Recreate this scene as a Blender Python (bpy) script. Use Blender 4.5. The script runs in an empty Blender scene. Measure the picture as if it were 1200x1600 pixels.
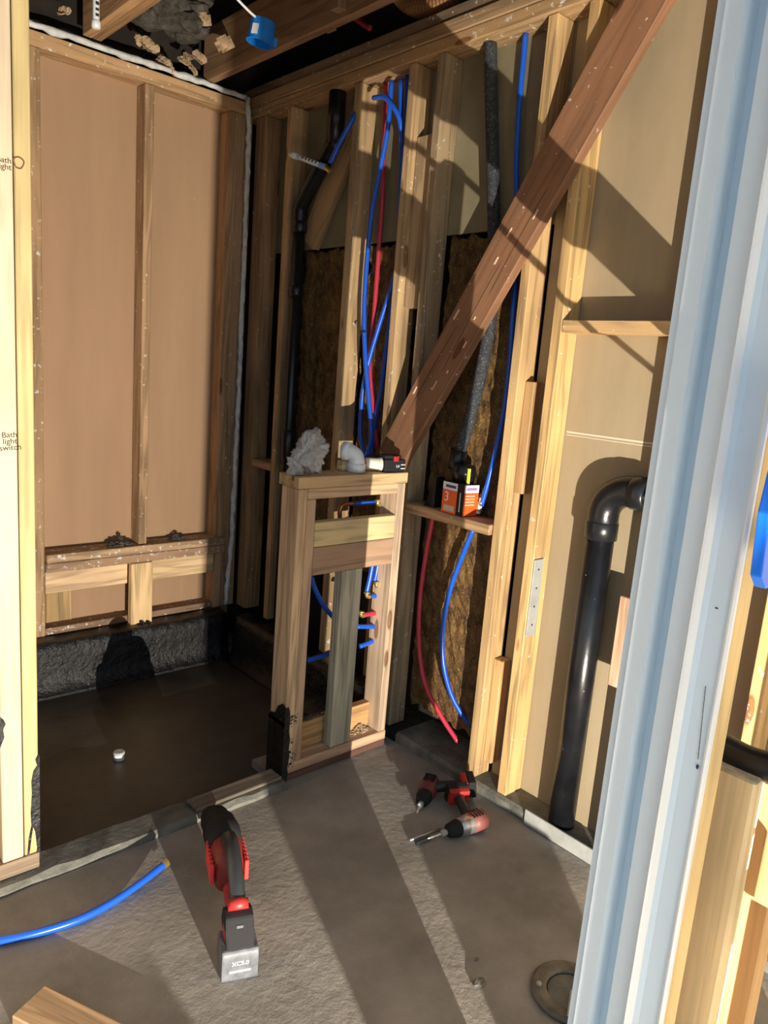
import bpy, bmesh, math, random
from mathutils import Vector, Matrix
random.seed(7)
SC = bpy.context.scene
COL = SC.collection
# ------------------------------------------------------------------ camera
EA, EB, EG, FPX = -0.739878, 1.378793, 0.0795564, 1162.623
RM = (Matrix.Rotation(EA, 3, 'Z') @ Matrix.Rotation(EB, 3, 'X') @ Matrix.Rotation(EG, 3, 'Z'))
CAM = Vector((0, 0, 1.5))
cd = bpy.data.cameras.new('camera'); cam = bpy.data.objects.new('camera', cd); COL.objects.link(cam)
cam.matrix_world = Matrix.Translation(CAM) @ RM.to_4x4()
cd.sensor_fit = 'HORIZONTAL'; cd.sensor_width = 36; cd.lens = 36 * FPX / 1200; cd.clip_start = 0.02
SC.camera = cam
# ------------------------------------------------------------------ world, lamp, exposure
SC.view_settings.view_transform = 'Standard'; SC.view_settings.look = 'None'
SC.view_settings.gamma = 1; SC.view_settings.use_curve_mapping = False
SC.view_settings.exposure = 0.0
w = bpy.data.worlds.new('world'); SC.world = w; w.use_nodes = True
nt = w.node_tree; bg = nt.nodes['Background']
bg.inputs[1].default_value = 0.62
_tc = nt.nodes.new('ShaderNodeTexCoord'); _sp = nt.nodes.new('ShaderNodeSeparateXYZ'); _rp = nt.nodes.new('ShaderNodeValToRGB'); _mr = nt.nodes.new('ShaderNodeMapRange')
nt.links.new(_tc.outputs['Generated'], _sp.inputs[0]); nt.links.new(_sp.outputs[2], _mr.inputs[0]); _mr.inputs[1].default_value = -1
nt.links.new(_mr.outputs[0], _rp.inputs[0]); nt.links.new(_rp.outputs[0], bg.inputs[0])
_e = _rp.color_ramp.elements; _e[0].position = .44; _e[0].color = (.16, .14, .12, 1); _e[1].position = 1; _e[1].color = (.42, .70, 1.05, 1)
_q = _e.new(.52); _q.color = (.80, 1.08, 1.32, 1)
LAMP = Vector((0.40, -0.78, 0.25))
ld = bpy.data.lights.new('work_lamp', 'POINT'); ld.energy = 720; ld.color = (1, 0.90, 0.76); ld.shadow_soft_size = 0.0025
lo = bpy.data.objects.new('work_lamp', ld); lo.location = LAMP; COL.objects.link(lo)

# ------------------------------------------------------------------ helpers
def ray(px, py):
    return (RM @ Vector(((px - 600) / FPX, -(py - 800) / FPX, -1))).normalized()
def at(px, py, ax, v):
    """point of the place lying on the plane axis=v, seen in that direction"""
    d = ray(px, py); i = 'xyz'.index(ax); t = (v - CAM[i]) / d[i]; return CAM + d * t
def tag(o, label=None, cat=None, group=None, kind=None):
    if label: o['label'] = label
    if cat: o['category'] = cat
    if group: o['group'] = group
    if kind: o['kind'] = kind
    return o
def empty(name, loc, label, cat, group=None, rz=0):
    o = bpy.data.objects.new(name, None); o.empty_display_size = .05; COL.objects.link(o)
    o.location = loc; o.rotation_euler = (0, 0, rz)
    return tag(o, label, cat, group)
def obj(name, bm, mat, parent=None, loc=None, smooth=False, world=False):
    me = bpy.data.meshes.new(name)
    bmesh.ops.recalc_face_normals(bm, faces=bm.faces)
    if smooth:
        for f in bm.faces: f.smooth = True
    if loc is not None and world: bmesh.ops.translate(bm, verts=bm.verts, vec=-Vector(loc))
    bm.to_mesh(me); bm.free(); me.materials.append(mat)
    o = bpy.data.objects.new(name, me); COL.objects.link(o)
    if loc is not None: o.location = loc
    if parent: o.parent = parent
    return o
def bevel(bm, w, seg=1, edges=None):
    bmesh.ops.bevel(bm, geom=edges or list(bm.edges), offset=w, segments=seg, affect='EDGES', profile=.6)
def box(bm, x0, x1, y0, y1, z0, z1, m=None):
    vs = [Vector((x, y, z)) for z in (z0, z1) for y in (y0, y1) for x in (x0, x1)]
    if m: vs = [m @ v for v in vs]
    b = [bm.verts.new(v) for v in vs]
    for f in ((0, 2, 3, 1), (4, 5, 7, 6), (0, 1, 5, 4), (2, 6, 7, 3), (0, 4, 6, 2), (1, 3, 7, 5)):
        bm.faces.new([b[i] for i in f])
    return b
def bbox(x0, x1, y0, y1, z0, z1, bv=.002, seg=1):
    bm = bmesh.new(); box(bm, x0, x1, y0, y1, z0, z1)
    if bv: bevel(bm, bv, seg)
    return bm
def smooth_path(pts, n=8):
    pts = [Vector(p) for p in pts]
    if len(pts) < 3: return pts
    P = [pts[0] * 2 - pts[1]] + pts + [pts[-1] * 2 - pts[-2]]; out = []
    for i in range(1, len(P) - 2):
        a, b, c, d = P[i - 1], P[i], P[i + 1], P[i + 2]
        for k in range(n):
            t = k / n
            out.append(.5 * ((2 * b) + (c - a) * t + (2 * a - 5 * b + 4 * c - d) * t * t + (3 * b - a - 3 * c + d) * t ** 3))
    out.append(P[-2]); return out
def tube(bm, pts, r, seg=14, cap=True, sx=1):
    pts = [Vector(p) for p in pts]; rs = r if isinstance(r, (list, tuple)) else [r] * len(pts)
    rings = []; up = None
    for i, p in enumerate(pts):
        t = (pts[min(i + 1, len(pts) - 1)] - pts[max(i - 1, 0)]).normalized()
        if up is None: up = Vector((0, 0, 1)) if abs(t.z) < .9 else Vector((1, 0, 0))
        s = t.cross(up).normalized(); up = s.cross(t).normalized()
        rings.append([bm.verts.new(p + (s * math.cos(a) * sx + up * math.sin(a)) * rs[i]) for a in (2 * math.pi * k / seg for k in range(seg))])
    for a, b in zip(rings, rings[1:]):
        for k in range(seg): bm.faces.new((a[k], a[(k + 1) % seg], b[(k + 1) % seg], b[k]))
    if cap: bm.faces.new(rings[0][::-1]); bm.faces.new(rings[-1])
    return rings
def tb(pts, r, seg=14, n=8, sm=True, sx=1):
    bm = bmesh.new(); tube(bm, smooth_path(pts, n) if sm else pts, r, seg, sx=sx); return bm
def lathe(bm, prof, seg=24, m=None):
    rings = []
    for r, z in prof:
        ring = []
        for k in range(seg):
            a = 2 * math.pi * k / seg; v = Vector((r * math.cos(a), r * math.sin(a), z)); ring.append(bm.verts.new(m @ v if m else v))
        rings.append(ring)
    for a, b in zip(rings, rings[1:]):
        for k in range(seg): bm.faces.new((a[k], a[(k + 1) % seg], b[(k + 1) % seg], b[k]))
    bm.faces.new(rings[0][::-1]); bm.faces.new(rings[-1]); return bm
def prism(pts, d, bv=0, seg=2):
    """extrude closed 3D outline along vector d"""
    bm = bmesh.new(); a = [bm.verts.new(p) for p in pts]; b = [bm.verts.new(Vector(p) + Vector(d)) for p in pts]
    bm.faces.new(a[::-1]); bm.faces.new(b); n = len(a)
    for i in range(n): bm.faces.new((a[i], a[(i + 1) % n], b[(i + 1) % n], b[i]))
    if bv: bevel(bm, bv, seg)
    return bm
def section_loft(secs, seg=20, pw=2.6):
    """superellipse sections (x, zc, half_w, half_h) along +x"""
    bm = bmesh.new(); rings = []
    for x, zc, hw, hh in secs:
        ring = []
        for k in range(seg):
            a = 2 * math.pi * k / seg; c, s = math.cos(a), math.sin(a)
            ring.append(bm.verts.new((x, hw * math.copysign(abs(c) ** (2 / pw), c), zc + hh * math.copysign(abs(s) ** (2 / pw), s))))
        rings.append(ring)
    for a, b in zip(rings, rings[1:]):
        for k in range(seg): bm.faces.new((a[k], a[(k + 1) % seg], b[(k + 1) % seg], b[k]))
    bm.faces.new(rings[0][::-1]); bm.faces.new(rings[-1]); return bm
def text(name, s, size, mat, parent, m, depth=.0004, space=1.0):
    cu = bpy.data.curves.new(name, 'FONT'); cu.body = s; cu.size = size; cu.extrude = depth; cu.align_x = 'CENTER'; cu.align_y = 'CENTER'; cu.space_line = space
    t = bpy.data.objects.new(name, cu); COL.objects.link(t)
    me = bpy.data.meshes.new_from_object(t.evaluated_get(bpy.context.evaluated_depsgraph_get()))
    bpy.data.objects.remove(t); me.name = name; me.materials.clear(); me.materials.append(mat); me.transform(m)
    o = bpy.data.objects.new(name, me); COL.objects.link(o); o.parent = parent; return o

# ------------------------------------------------------------------ materials
def newmat(n):
    m = bpy.data.materials.new(n); m.use_nodes = True; return m, m.node_tree, m.node_tree.nodes['Principled BSDF']
def N(nt, t, **k):
    n = nt.nodes.new('ShaderNode' + t)
    for a, b in k.items():
        if a == 'i':
            for c, d in b.items(): n.inputs[c].default_value = d
        else: setattr(n, a, b)
    return n
def ramp(nt, src, stops):
    r = N(nt, 'ValToRGB'); nt.links.new(src, r.inputs[0]); e = r.color_ramp.elements
    while len(e) > 1: e.remove(e[0])
    e[0].position = stops[0][0]; e[0].color = (*stops[0][1], 1)
    for p, c in stops[1:]: q = e.new(p); q.color = (*c, 1)
    return r.outputs[0]
def plain(n, c, rough=.5, metal=0, **k):
    m, t, b = newmat(n); b.inputs['Base Color'].default_value = (*c, 1); b.inputs['Roughness'].default_value = rough; b.inputs['Metallic'].default_value = metal
    for a, v in k.items(): b.inputs[a.replace('_', ' ')].default_value = v
    return m
def mul(c, f): return tuple(min(1, x * f) for x in c)
WC = {}
def wood(base, axis='z', dark=.5, specks=0.0, knots=True, rough=.75):
    key = (base, axis, dark, specks, knots)
    if key in WC: return WC[key]
    m, t, b = newmat('sawn_wood'); L = t.links
    tc = N(t, 'TexCoord'); oi = N(t, 'ObjectInfo')
    off = N(t, 'VectorMath', operation='SCALE'); cx = N(t, 'CombineXYZ')
    for i in range(3): L.new(oi.outputs['Random'], cx.inputs[i])
    L.new(cx.outputs[0], off.inputs[0]); off.inputs['Scale'].default_value = 37.
    ad = N(t, 'VectorMath', operation='ADD'); L.new(tc.outputs['Object'], ad.inputs[0]); L.new(off.outputs[0], ad.inputs[1])
    def mp(a, l):
        q = N(t, 'Mapping'); s = [a, a, a]; s['xyz'.index(axis)] = l; q.inputs['Scale'].default_value = s; L.new(ad.outputs[0], q.inputs[0]); return q.outputs[0]
    n1 = N(t, 'TexNoise', i={'Scale': 1, 'Detail': 3, 'Distortion': .6}); L.new(mp(16, 1.1), n1.inputs['Vector'])
    ms = N(t, 'Math', operation='MULTIPLY', i={1: 26.}); L.new(n1.outputs[0], ms.inputs[0])
    sn = N(t, 'Math', operation='SINE'); L.new(ms.outputs[0], sn.inputs[0])
    rg = N(t, 'MapRange', i={1: -1, 2: 1}); L.new(sn.outputs[0], rg.inputs[0])
    n2 = N(t, 'TexNoise', i={'Scale': 1, 'Detail': 4}); L.new(mp(160, 5), n2.inputs['Vector'])
    mx = N(t, 'Math', operation='MULTIPLY_ADD', i={1: .45}); L.new(rg.outputs[0], mx.inputs[0])
    h = N(t, 'Math', operation='MULTIPLY', i={1: .62}); L.new(n2.outputs[0], h.inputs[0]); L.new(h.outputs[0], mx.inputs[2])
    col = ramp(t, mx.outputs[0], [(.15, mul(base, dark)), (.55, base), (.95, mul(base, 1.14))])
    n3 = N(t, 'TexNoise', i={'Scale': 1, 'Detail': 3}); L.new(mp(7, 2.2), n3.inputs['Vector'])
    mm = N(t, 'MixRGB', blend_type='MULTIPLY', i={0: 1}); L.new(col, mm.inputs[1]); L.new(ramp(t, n3.outputs[0], [(.3, (.72, .70, .68)), (.6, (1.04, 1.02, 1.))]), mm.inputs[2]); last = mm.outputs[0]
    if knots:
        vo = N(t, 'TexVoronoi', i={'Scale': 1, 'Randomness': 1}); L.new(mp(9, 2.6), vo.inputs['Vector'])
        kr = ramp(t, vo.outputs['Distance'], [(0, (.25, .13, .07)), (.07, (.45, .26, .14)), (.095, (.2, .1, .05)), (.13, (1, 1, 1))])
        mk = N(t, 'MixRGB', blend_type='MULTIPLY', i={0: .8}); L.new(last, mk.inputs[1]); L.new(kr, mk.inputs[2]); last = mk.outputs[0]
    if specks:
        ns = N(t, 'TexNoise', i={'Scale': 38, 'Detail': 5, 'Roughness': .7}); L.new(ad.outputs[0], ns.inputs['Vector'])
        sp = ramp(t, ns.outputs[0], [(.66 - specks * .1, (0, 0, 0)), (.70 - specks * .1, (1, 1, 1))])
        mw = N(t, 'MixRGB', i={2: (.75, .73, .68, 1)}); L.new(sp, mw.inputs[0]); L.new(last, mw.inputs[1]); last = mw.outputs[0]
    hv = N(t, 'HueSaturation'); vr = N(t, 'MapRange', i={3: .86, 4: 1.1}); L.new(oi.outputs['Random'], vr.inputs[0]); L.new(vr.outputs[0], hv.inputs['Value']); L.new(last, hv.inputs['Color'])
    L.new(hv.outputs[0], b.inputs['Base Color']); b.inputs['Roughness'].default_value = rough
    bp = N(t, 'Bump', i={'Strength': .25, 'Distance': .002}); L.new(mx.outputs[0], bp.inputs['Height']); L.new(bp.outputs[0], b.inputs['Normal'])
    WC[key] = m; return m
def speck(n, c0, c1, scale=6, rough=.85, spk=None, spk_t=.68, bump=.2, bscale=60, bdist=.004, c_lo=.35, c_hi=.68, stretch=None, spscale=70):
    m, t, b = newmat(n); L = t.links; tc = N(t, 'TexCoord'); src = tc.outputs['Object']
    if stretch:
        q = N(t, 'Mapping'); q.inputs['Scale'].default_value = stretch; L.new(src, q.inputs[0]); src2 = q.outputs[0]
    else: src2 = src
    n1 = N(t, 'TexNoise', i={'Scale': scale, 'Detail': 8, 'Roughness': .62}); L.new(src2, n1.inputs['Vector'])
    last = ramp(t, n1.outputs[0], [(c_lo, c0), (c_hi, c1)])
    n2 = N(t, 'TexNoise', i={'Scale': bscale, 'Detail': 6, 'Roughness': .65}); L.new(src, n2.inputs['Vector'])
    if spk:
        n3 = N(t, 'TexNoise', i={'Scale': spscale, 'Detail': 2}); L.new(src, n3.inputs['Vector'])
        s = ramp(t, n3.outputs[0], [(spk_t, (0, 0, 0)), (spk_t + .03, (1, 1, 1))])
        mw = N(t, 'MixRGB', i={2: (*spk, 1)}); L.new(s, mw.inputs[0]); L.new(last, mw.inputs[1]); last = mw.outputs[0]
    L.new(last, b.inputs['Base Color']); b.inputs['Roughness'].default_value = rough
    bp = N(t, 'Bump', i={'Strength': bump, 'Distance': bdist}); L.new(n2.outputs[0], bp.inputs['Height']); L.new(bp.outputs[0], b.inputs['Normal'])
    return m
PINE = (.62, .42, .20); PINE2 = (.66, .44, .19); FRESH = (.72, .53, .27); PALE = (.74, .58, .36); OLDW = (.42, .26, .13); OLD2 = (.50, .31, .15); RED = (.25, .125, .065); PT = (.60, .57, .43); PINK = (.62, .42, .27)
M_floor = speck('concrete_floor', (.21, .195, .17), (.37, .345, .305), 3.2, .82, spk=(.42, .39, .34), spk_t=.74, bump=.55, bscale=38, bdist=.006)
M_curb = speck('rough_concrete', (.10, .10, .085), (.24, .235, .20), 9, .85, bump=.6, bscale=50, bdist=.008)
M_pan = speck('tarred_floor', (.022, .019, .015), (.085, .075, .060), 3.5, .45, spk=(.2, .19, .17), spk_t=.78, bump=.3, bscale=25, bdist=.004)
M_tar = speck('black_tar', (.004, .004, .0045), (.016, .016, .017), 10, .28, spk=(.5, .5, .5), spk_t=.77, bump=.9, bscale=28, bdist=.012, spscale=55)
M_gyp = speck('tan_wallboard', (.37, .23, .135), (.44, .28, .165), 5, .9, spk=(.7, .62, .5), spk_t=.80, bump=.08, bscale=120, stretch=(1, 1, .12), spscale=35)
M_gypr = speck('tan_wallboard_right', (.30, .235, .145), (.375, .30, .19), 5, .9, spk=(.65, .6, .5), spk_t=.80, bump=.1, bscale=120, stretch=(1, 1, .2), spscale=35)
M_olive = speck('olive_sheathing', (.20, .175, .10), (.28, .24, .15), 4, .9, bump=.1)
M_brownwool = speck('brown_fibre_board', (.075, .038, .012), (.27, .15, .045), 26, .7, spk=(.42, .27, .09), spk_t=.64, bump=1., bscale=70, bdist=.012, stretch=(1, 1, .7), spscale=150)
M_wool = speck('grey_insulation', (.05, .042, .034), (.17, .15, .12), 20, 1., bump=1., bscale=60, bdist=.02)
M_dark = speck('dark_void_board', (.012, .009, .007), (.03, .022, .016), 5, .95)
M_soil = speck('dirt', (.02, .014, .01), (.07, .05, .035), 25, 1., bump=1, bscale=60, bdist=.02)
M_saw = speck('sawdust', (.42, .28, .16), (.68, .50, .32), 120, 1., bump=1., bscale=150, bdist=.01)
M_caulk = speck('white_caulk', (.55, .57, .56), (.82, .85, .84), 30, .6, bump=.6, bscale=60, bdist=.006)
M_jamb = plain('painted_white_jamb', (.76, .88, .97), .33)
M_bead_highlight = plain('white_bead_and_highlight', (.9, .9, .88), .4)  # edge bead, and the highlight painted along the jamb
M_abs = speck('black_abs', (.006, .0065, .008), (.014, .015, .018), 8, .28, spk=(.55, .53, .5), spk_t=.76, bump=.12, bscale=60, spscale=90)
M_absc = plain('black_abs_clean', (.010, .011, .014), .3)
M_foam = speck('foam_sleeve', (.018, .02, .024), (.05, .055, .06), 60, .8, spk=(.16, .17, .18), spk_t=.62, bump=.8, bscale=160, bdist=.003, spscale=200)
M_blue = plain('blue_pex', (.012, .105, .62), .28)
M_redp = plain('red_pex', (.52, .035, .07), .32)
M_brass = plain('brass', (.72, .58, .22), .3, .85)
M_copper = plain('copper', (.45, .22, .12), .35, .9)
M_pvc = plain('white_pvc', (.80, .84, .88), .35)
M_boxblue = plain('blue_plastic', (.01, .22, .80), .4)
M_brightblue = plain('bright_blue_plastic', (.008, .17, .85), .35)
M_red = plain('tool_red', (.42, .025, .022), .45)
M_black = plain('tool_black', (.016, .016, .018), .75, Specular_IOR_Level=.25)
M_grip = plain('tool_grip', (.022, .026, .03), .38)
M_grey = speck('worn_grey', (.08, .085, .095), (.17, .18, .20), 30, .55, bump=.2)
M_silver = plain('silver', (.55, .56, .58), .33, .85)
M_steel = speck('galvanised_steel', (.28, .29, .28), (.42, .43, .41), 12, .5, bump=.1)
M_orange = plain('orange_print', (.85, .12, .015), .55)
M_white = plain('white_print', (.82, .82, .82), .55)
M_ink = plain('ink', (.03, .03, .03), .7)
M_yellow = plain('yellow_tab', (.80, .78, .05), .5)
M_chalk = plain('pencil_mark', (.05, .035, .02), .8)
M_paper = speck('torn_paper', (.30, .20, .11), (.58, .43, .27), 14, .9, bump=.5)
bm_, t_, b_ = newmat('plastic_bag'); b_.inputs['Base Color'].default_value = (.95, .95, .95, 1); b_.inputs['Roughness'].default_value = .16
b_.inputs['Transmission Weight'].default_value = .35; b_.inputs['IOR'].default_value = 1.1; b_.inputs['Alpha'].default_value = .62
_n = N(t_, 'TexNoise', i={'Scale': 22, 'Detail': 6}); _b = N(t_, 'Bump', i={'Strength': .9, 'Distance': .01}); t_.links.new(_n.outputs[0], _b.inputs['Height']); t_.links.new(_b.outputs[0], b_.inputs['Normal'])
M_bag = bm_

# ------------------------------------------------------------------ lumber
def lumber(name, x0, x1, y0, y1, z0, z1, mat, label=None, cat=None, group=None, parent=None, kind=None, bv=.0025):
    c = Vector(((x0 + x1) / 2, (y0 + y1) / 2, z0)); bm = bbox(x0 - c.x, x1 - c.x, y0 - c.y, y1 - c.y, 0, z1 - z0, bv)
    loc = c - (parent.location if parent else Vector())
    o = obj(name, bm, mat, parent, loc); return tag(o, label, cat, group, kind)
def struct(name, x0, x1, y0, y1, z0, z1, mat, bv=0):
    return lumber(name, x0, x1, y0, y1, z0, z1, mat, kind='structure', bv=bv)

# ================================================================== SETTING
# floor slab with recessed shower behind the low curb
bm = bmesh.new()
box(bm, -1.6, 2.0, -1.6, 1.96, -.12, 0)
obj('floor', bm, M_floor)['kind'] = 'structure'
struct('floor_shower', -.4, 1.9, 2.09, 3.2, -.12, -.03, M_pan)
# curb as a slightly wobbly bar
bm = bmesh.new(); rows = []
for i in range(41):
    x = -1.2 + i * (1.43 + 1.2) / 40; j = lambda a: random.uniform(-a, a)
    rows.append([bm.verts.new(v) for v in ((x, 1.96, -.12), (x, 1.96 + j(.004), .012 + j(.003)), (x, 1.975 + j(.004), .021 + j(.003)), (x, 2.07, .019 + j(.002)), (x, 2.092, -.03), (x, 2.092, -.12))])
for a, b in zip(rows, rows[1:]):
    for k in range(6): bm.faces.new((a[k], a[(k + 1) % 6], b[(k + 1) % 6], b[k]))
bm.faces.new(rows[0]); bm.faces.new(rows[-1][::-1])
obj('trim_1', bm, M_curb)['kind'] = 'structure'
# right curb below the studs
bm = bmesh.new(); rows = []
for i in range(60):
    y = -1.2 + i * (3.2) / 59; j = lambda a: random.uniform(-a, a)
    rows.append([bm.verts.new(v) for v in ((1.99, y, -.12), (1.985 + j(.003), y, .03 + j(.002)), (1.998, y, .04 + j(.001)), (2.2, y, .04), (2.2, y, -.12))])
for a, b in zip(rows, rows[1:]):
    for k in range(5): bm.faces.new((a[k], a[(k + 1) % 5], b[(k + 1) % 5], b[k]))
bm.faces.new(rows[0]); bm.faces.new(rows[-1][::-1])
o = obj('trim_2', bm, M_curb); o['kind'] = 'structure'
struct('floor_dirt', 1.99, 2.2, 2.0, 3.4, -.12, .03, M_soil)
# backs of the walls
struct('wall_back', -1.2, 2.0, 3.39, 3.405, -.05, 2.66, M_gyp)
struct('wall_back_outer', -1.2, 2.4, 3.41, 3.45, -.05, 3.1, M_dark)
struct('wall_right', 2.0895, 2.10, -1.6, 1.575, .04, 2.6, M_gypr)
struct('wall_right_upper', 2.0895, 2.10, 1.577, 3.35, 2.0, 2.6, M_olive)
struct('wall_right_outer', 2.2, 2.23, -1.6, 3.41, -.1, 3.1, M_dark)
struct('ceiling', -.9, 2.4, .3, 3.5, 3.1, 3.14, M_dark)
struct('wall_left', -.9, -.86, 1.3, 3.38, -.05, 3.09, M_gyp)
struct('floor_corner', 1.432, 1.985, 1.961, 2.2, -.12, 0, M_floor)
bmk = bmesh.new(); box(bmk, 2.0885, 2.0895, .6, 1.43, 1.335, 1.341); box(bmk, 2.0885, 2.0895, .6, 1.43, 1.327, 1.330)
tag(obj('trim_3', bmk, plain('board_joint_line', (.62, .55, .42), .8)), kind='structure')

# ---------------- tar upturns
def tar_strip(name, pts, label):
    bm = bmesh.new(); n = 40; rows = []
    (xa, ya), (xb, yb), nrm = pts
    for i in range(n + 1):
        t = i / n; x = xa + (xb - xa) * t; y = ya + (yb - ya) * t; j = lambda a: random.uniform(-a, a); r = []
        for d, z in ((.05, -.03), (.035, -.022), (.014, .0), (0, .04), (0, .08), (-.003, .12), (-.004, .16), (-.008, .195), (-.03, .20), (-.095, .203), (-.095, -.03)):
            k = .003 if z < .19 else .0045
            r.append(bm.verts.new((x + nrm[0] * (d + j(k)), y + nrm[1] * (d + j(k)), z + (j(k) if z > -.02 else 0))))
        rows.append(r)
    m = len(rows[0])
    for a, b in zip(rows, rows[1:]):
        for k in range(m): bm.faces.new((a[k], a[(k + 1) % m], b[(k + 1) % m], b[k]))
    bm.faces.new(rows[0]); bm.faces.new(rows[-1][::-1])
    o = obj(name, bm, M_tar, smooth=True); return tag(o, label, 'waterproofing')
tar_strip('tar_upstand', ((-.3, 3.2), (1.90, 3.2), (0, -1)), 'glossy black tar upstand along the back wall of the shower')
tar_strip('tar_upstand', ((1.90, 3.15), (1.90, 2.12), (-1, 0)), 'glossy black tar upstand on the right side of the shower, behind the half wall')

# ================================================================== BACK WALL FRAMING (front plane y = 3.3)
WZ = lambda b, s=0: wood(b, 'z', specks=s)
WX = lambda b, s=0: wood(b, 'x', specks=s)
WY = lambda b, s=0: wood(b, 'y', specks=s)
OW = (.47, .30, .16)
lumber('wall_stud', .992, 1.032, 3.3, 3.388, .205, 2.598, WZ(OW, .5), 'old brown stud at the left end of the back wall, beside the new pine post', 'stud')
lumber('wall_stud', 1.457, 1.497, 3.3, 3.388, .585, 2.598, WZ(OW, .4), 'old brown paint-spotted stud standing in the middle of the back wall', 'stud')
lumber('wall_stud', 1.862, 1.902, 3.3, 3.388, .205, 2.598, WZ(OW, .2), 'old brown stud at the right end of the back wall, beside the caulk line', 'stud')
lumber('top_plate', -.4, 1.955, 3.3, 3.388, 2.60, 2.655, WX((.52, .33, .17), .4), 'old brown top plate over the back wall, white caulk along its upper edge', 'top plate')
lumber('sill_plate', 1.034, 1.905, 3.275, 3.385, .545, .583, WX((.50, .33, .19), .8), 'upper of the two brown cross plates low on the back wall, dirt clumps on it', 'plate')
lumber('sill_plate', 1.034, 1.905, 3.275, 3.385, .503, .543, WX((.40, .25, .15), .8), 'lower of the two brown cross plates low on the back wall, over the fresh blocking', 'plate')
lumber('wood_blocking', 1.034, 1.405, 3.30, 3.338, .40, .502, WX((.74, .52, .31)), 'fresh cracked pine block under the cross plates, left of the short wide stud', 'blocking')
lumber('wood_blocking', 1.516, 1.858, 3.30, 3.338, .40, .502, WX((.74, .53, .30)), 'fresh pine block under the cross plates, right of the short wide stud', 'blocking')
lumber('short_stud', 1.408, 1.514, 3.262, 3.298, .20, .502, WZ((.74, .52, .27)), 'short wide pine stud below the cross plates, tar clump at its foot', 'stud')
lumber('bottom_plate', 1.034, 1.86, 3.31, 3.388, .204, .235, WX((.30, .19, .12), .6), 'dark bottom plate lying on top of the tar upstand of the back wall', 'plate')
lumber('backing_board', 1.06, 1.175, 3.378, 3.388, .236, .398, WZ((.56, .38, .17)), 'small yellowish board patch behind the lower left bay of the back wall', 'board')
# caulk lines
def rough_bar(name, pts, r, mat, label, cat='caulk'):
    bm = bmesh.new(); P = []; R = []
    for a, b in zip(pts, pts[1:]):
        a, b = Vector(a), Vector(b); n = max(2, int((b - a).length / .03))
        for i in range(n): P.append(a.lerp(b, i / n) + Vector([random.uniform(-.003, .003) for _ in range(3)])); R.append(r * random.uniform(.75, 1.3))
    P.append(Vector(pts[-1])); R.append(r); tube(bm, P, R, 8)
    o = obj(name, bm, mat, smooth=True); return tag(o, label, cat)
rough_bar('caulk_bead', [(.95, 3.285, 2.668), (1.93, 3.285, 2.668)], .013, M_caulk, 'thick white caulk line along the top of the back wall plate')
rough_bar('caulk_bead', [(1.945, 3.288, 2.672), (1.955, 3.287, 2.5), (1.957, 3.287, 1.4), (1.95, 3.287, .6), (1.93, 3.287, .22)], .011, M_caulk, 'white caulk line running down the right corner of the back wall')
lumber('corner_board', 1.904, 1.985, 3.305, 3.388, .205, 2.598, WZ((.40, .26, .15), .3), 'brown board filling the corner of the back wall, beside the white caulk line', 'board')
# dirt clumps on the plate
def clump(loc, sx, sy, sz, n, mat, name, label, cat, r=.006):
    bm = bmesh.new()
    for i in range(n):
        a = random.uniform(0, 6.28); q = random.random() ** .6
        p = Vector((math.cos(a) * q * sx, math.sin(a) * q * sy, (1 - q) * sz * random.random() + r * .5))
        bmesh.ops.create_icosphere(bm, subdivisions=1, radius=r * random.uniform(.5, 1.2), matrix=Matrix.Translation(p) @ Matrix.Rotation(random.random() * 3, 4, 'X') @ Matrix.Diagonal((1.8, 1, .6, 1)))
    o = obj(name, bm, mat, None, loc); return tag(o, label, cat, kind='stuff')
clump((1.37, 3.32, .583), .06, .03, .045, 80, M_wool, 'dirt_pile', 'dark clump of dirt on the cross plate left of the middle stud', 'dirt')
clump((1.66, 3.33, .583), .04, .02, .03, 50, M_wool, 'dirt_pile', 'dark clump of dirt on the cross plate right of the middle stud', 'dirt')
clump((1.465, 3.25, .19), .055, .03, .035, 70, M_tar, 'tar_clump', 'ragged black tar clump at the foot of the short wide stud', 'tar')

# ================================================================== RIGHT WALL FRAMING (front plane x = 2.0)
XR, XB = 2.0, 2.088
G = (.44, .29, .155); G2 = (.52, .36, .19)
def rstud(y1, z0, z1, mat, label, x0=XR, x1=XB, w=.038): return lumber('wall_stud', x0, x1, y1 - w, y1, z0, z1, mat, label, 'stud')
rstud(3.298, .204, 2.598, WZ((.40, .25, .13), .1), 'brown corner stud of the right wall, right of the white caulk line', w=.088)
rstud(3.035, .21, 2.598, WZ((.52, .34, .17), .2), 'stud left of the black vent pipe, above the left end of the half wall')
rstud(2.563, .04, 2.598, WZ(G2, .2), 'light stud left of the bundle of blue pipes, above the half wall')
rstud(2.246, .04, 2.598, WZ(G2, .2), 'stud right of the blue pipe bundle, with a short board beside it')
rstud(2.097, .04, 2.598, WZ((.43, .32, .19), .3), 'greyish stud directly right of the half wall, behind the foot of the brace')
rstud(1.622, .04, 2.598, WZ(PINE, .1), 'yellow pine stud behind the diagonal brace, left of the one with the metal strip')
rstud(1.474, .04, 2.598, WZ(PINE2, .1), 'yellow pine stud with the long metal strip, the cross block nailed to it')
rstud(1.055, .04, 2.598, WZ(PINE2, .1), 'pine stud just behind the white door jamb, at the right end of the cross block')
rstud(.70, .04, 2.598, WZ(PINE2, .3), 'pine stud far behind the blue plastic piece, right of the white door jamb')
lumber('wood_blocking', XR, XB, 3.037, 3.207, .96, .998, WY((.50, .32, .16)), 'short cross block left of the half wall, in the dark bay by the corner', 'blocking')
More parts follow.
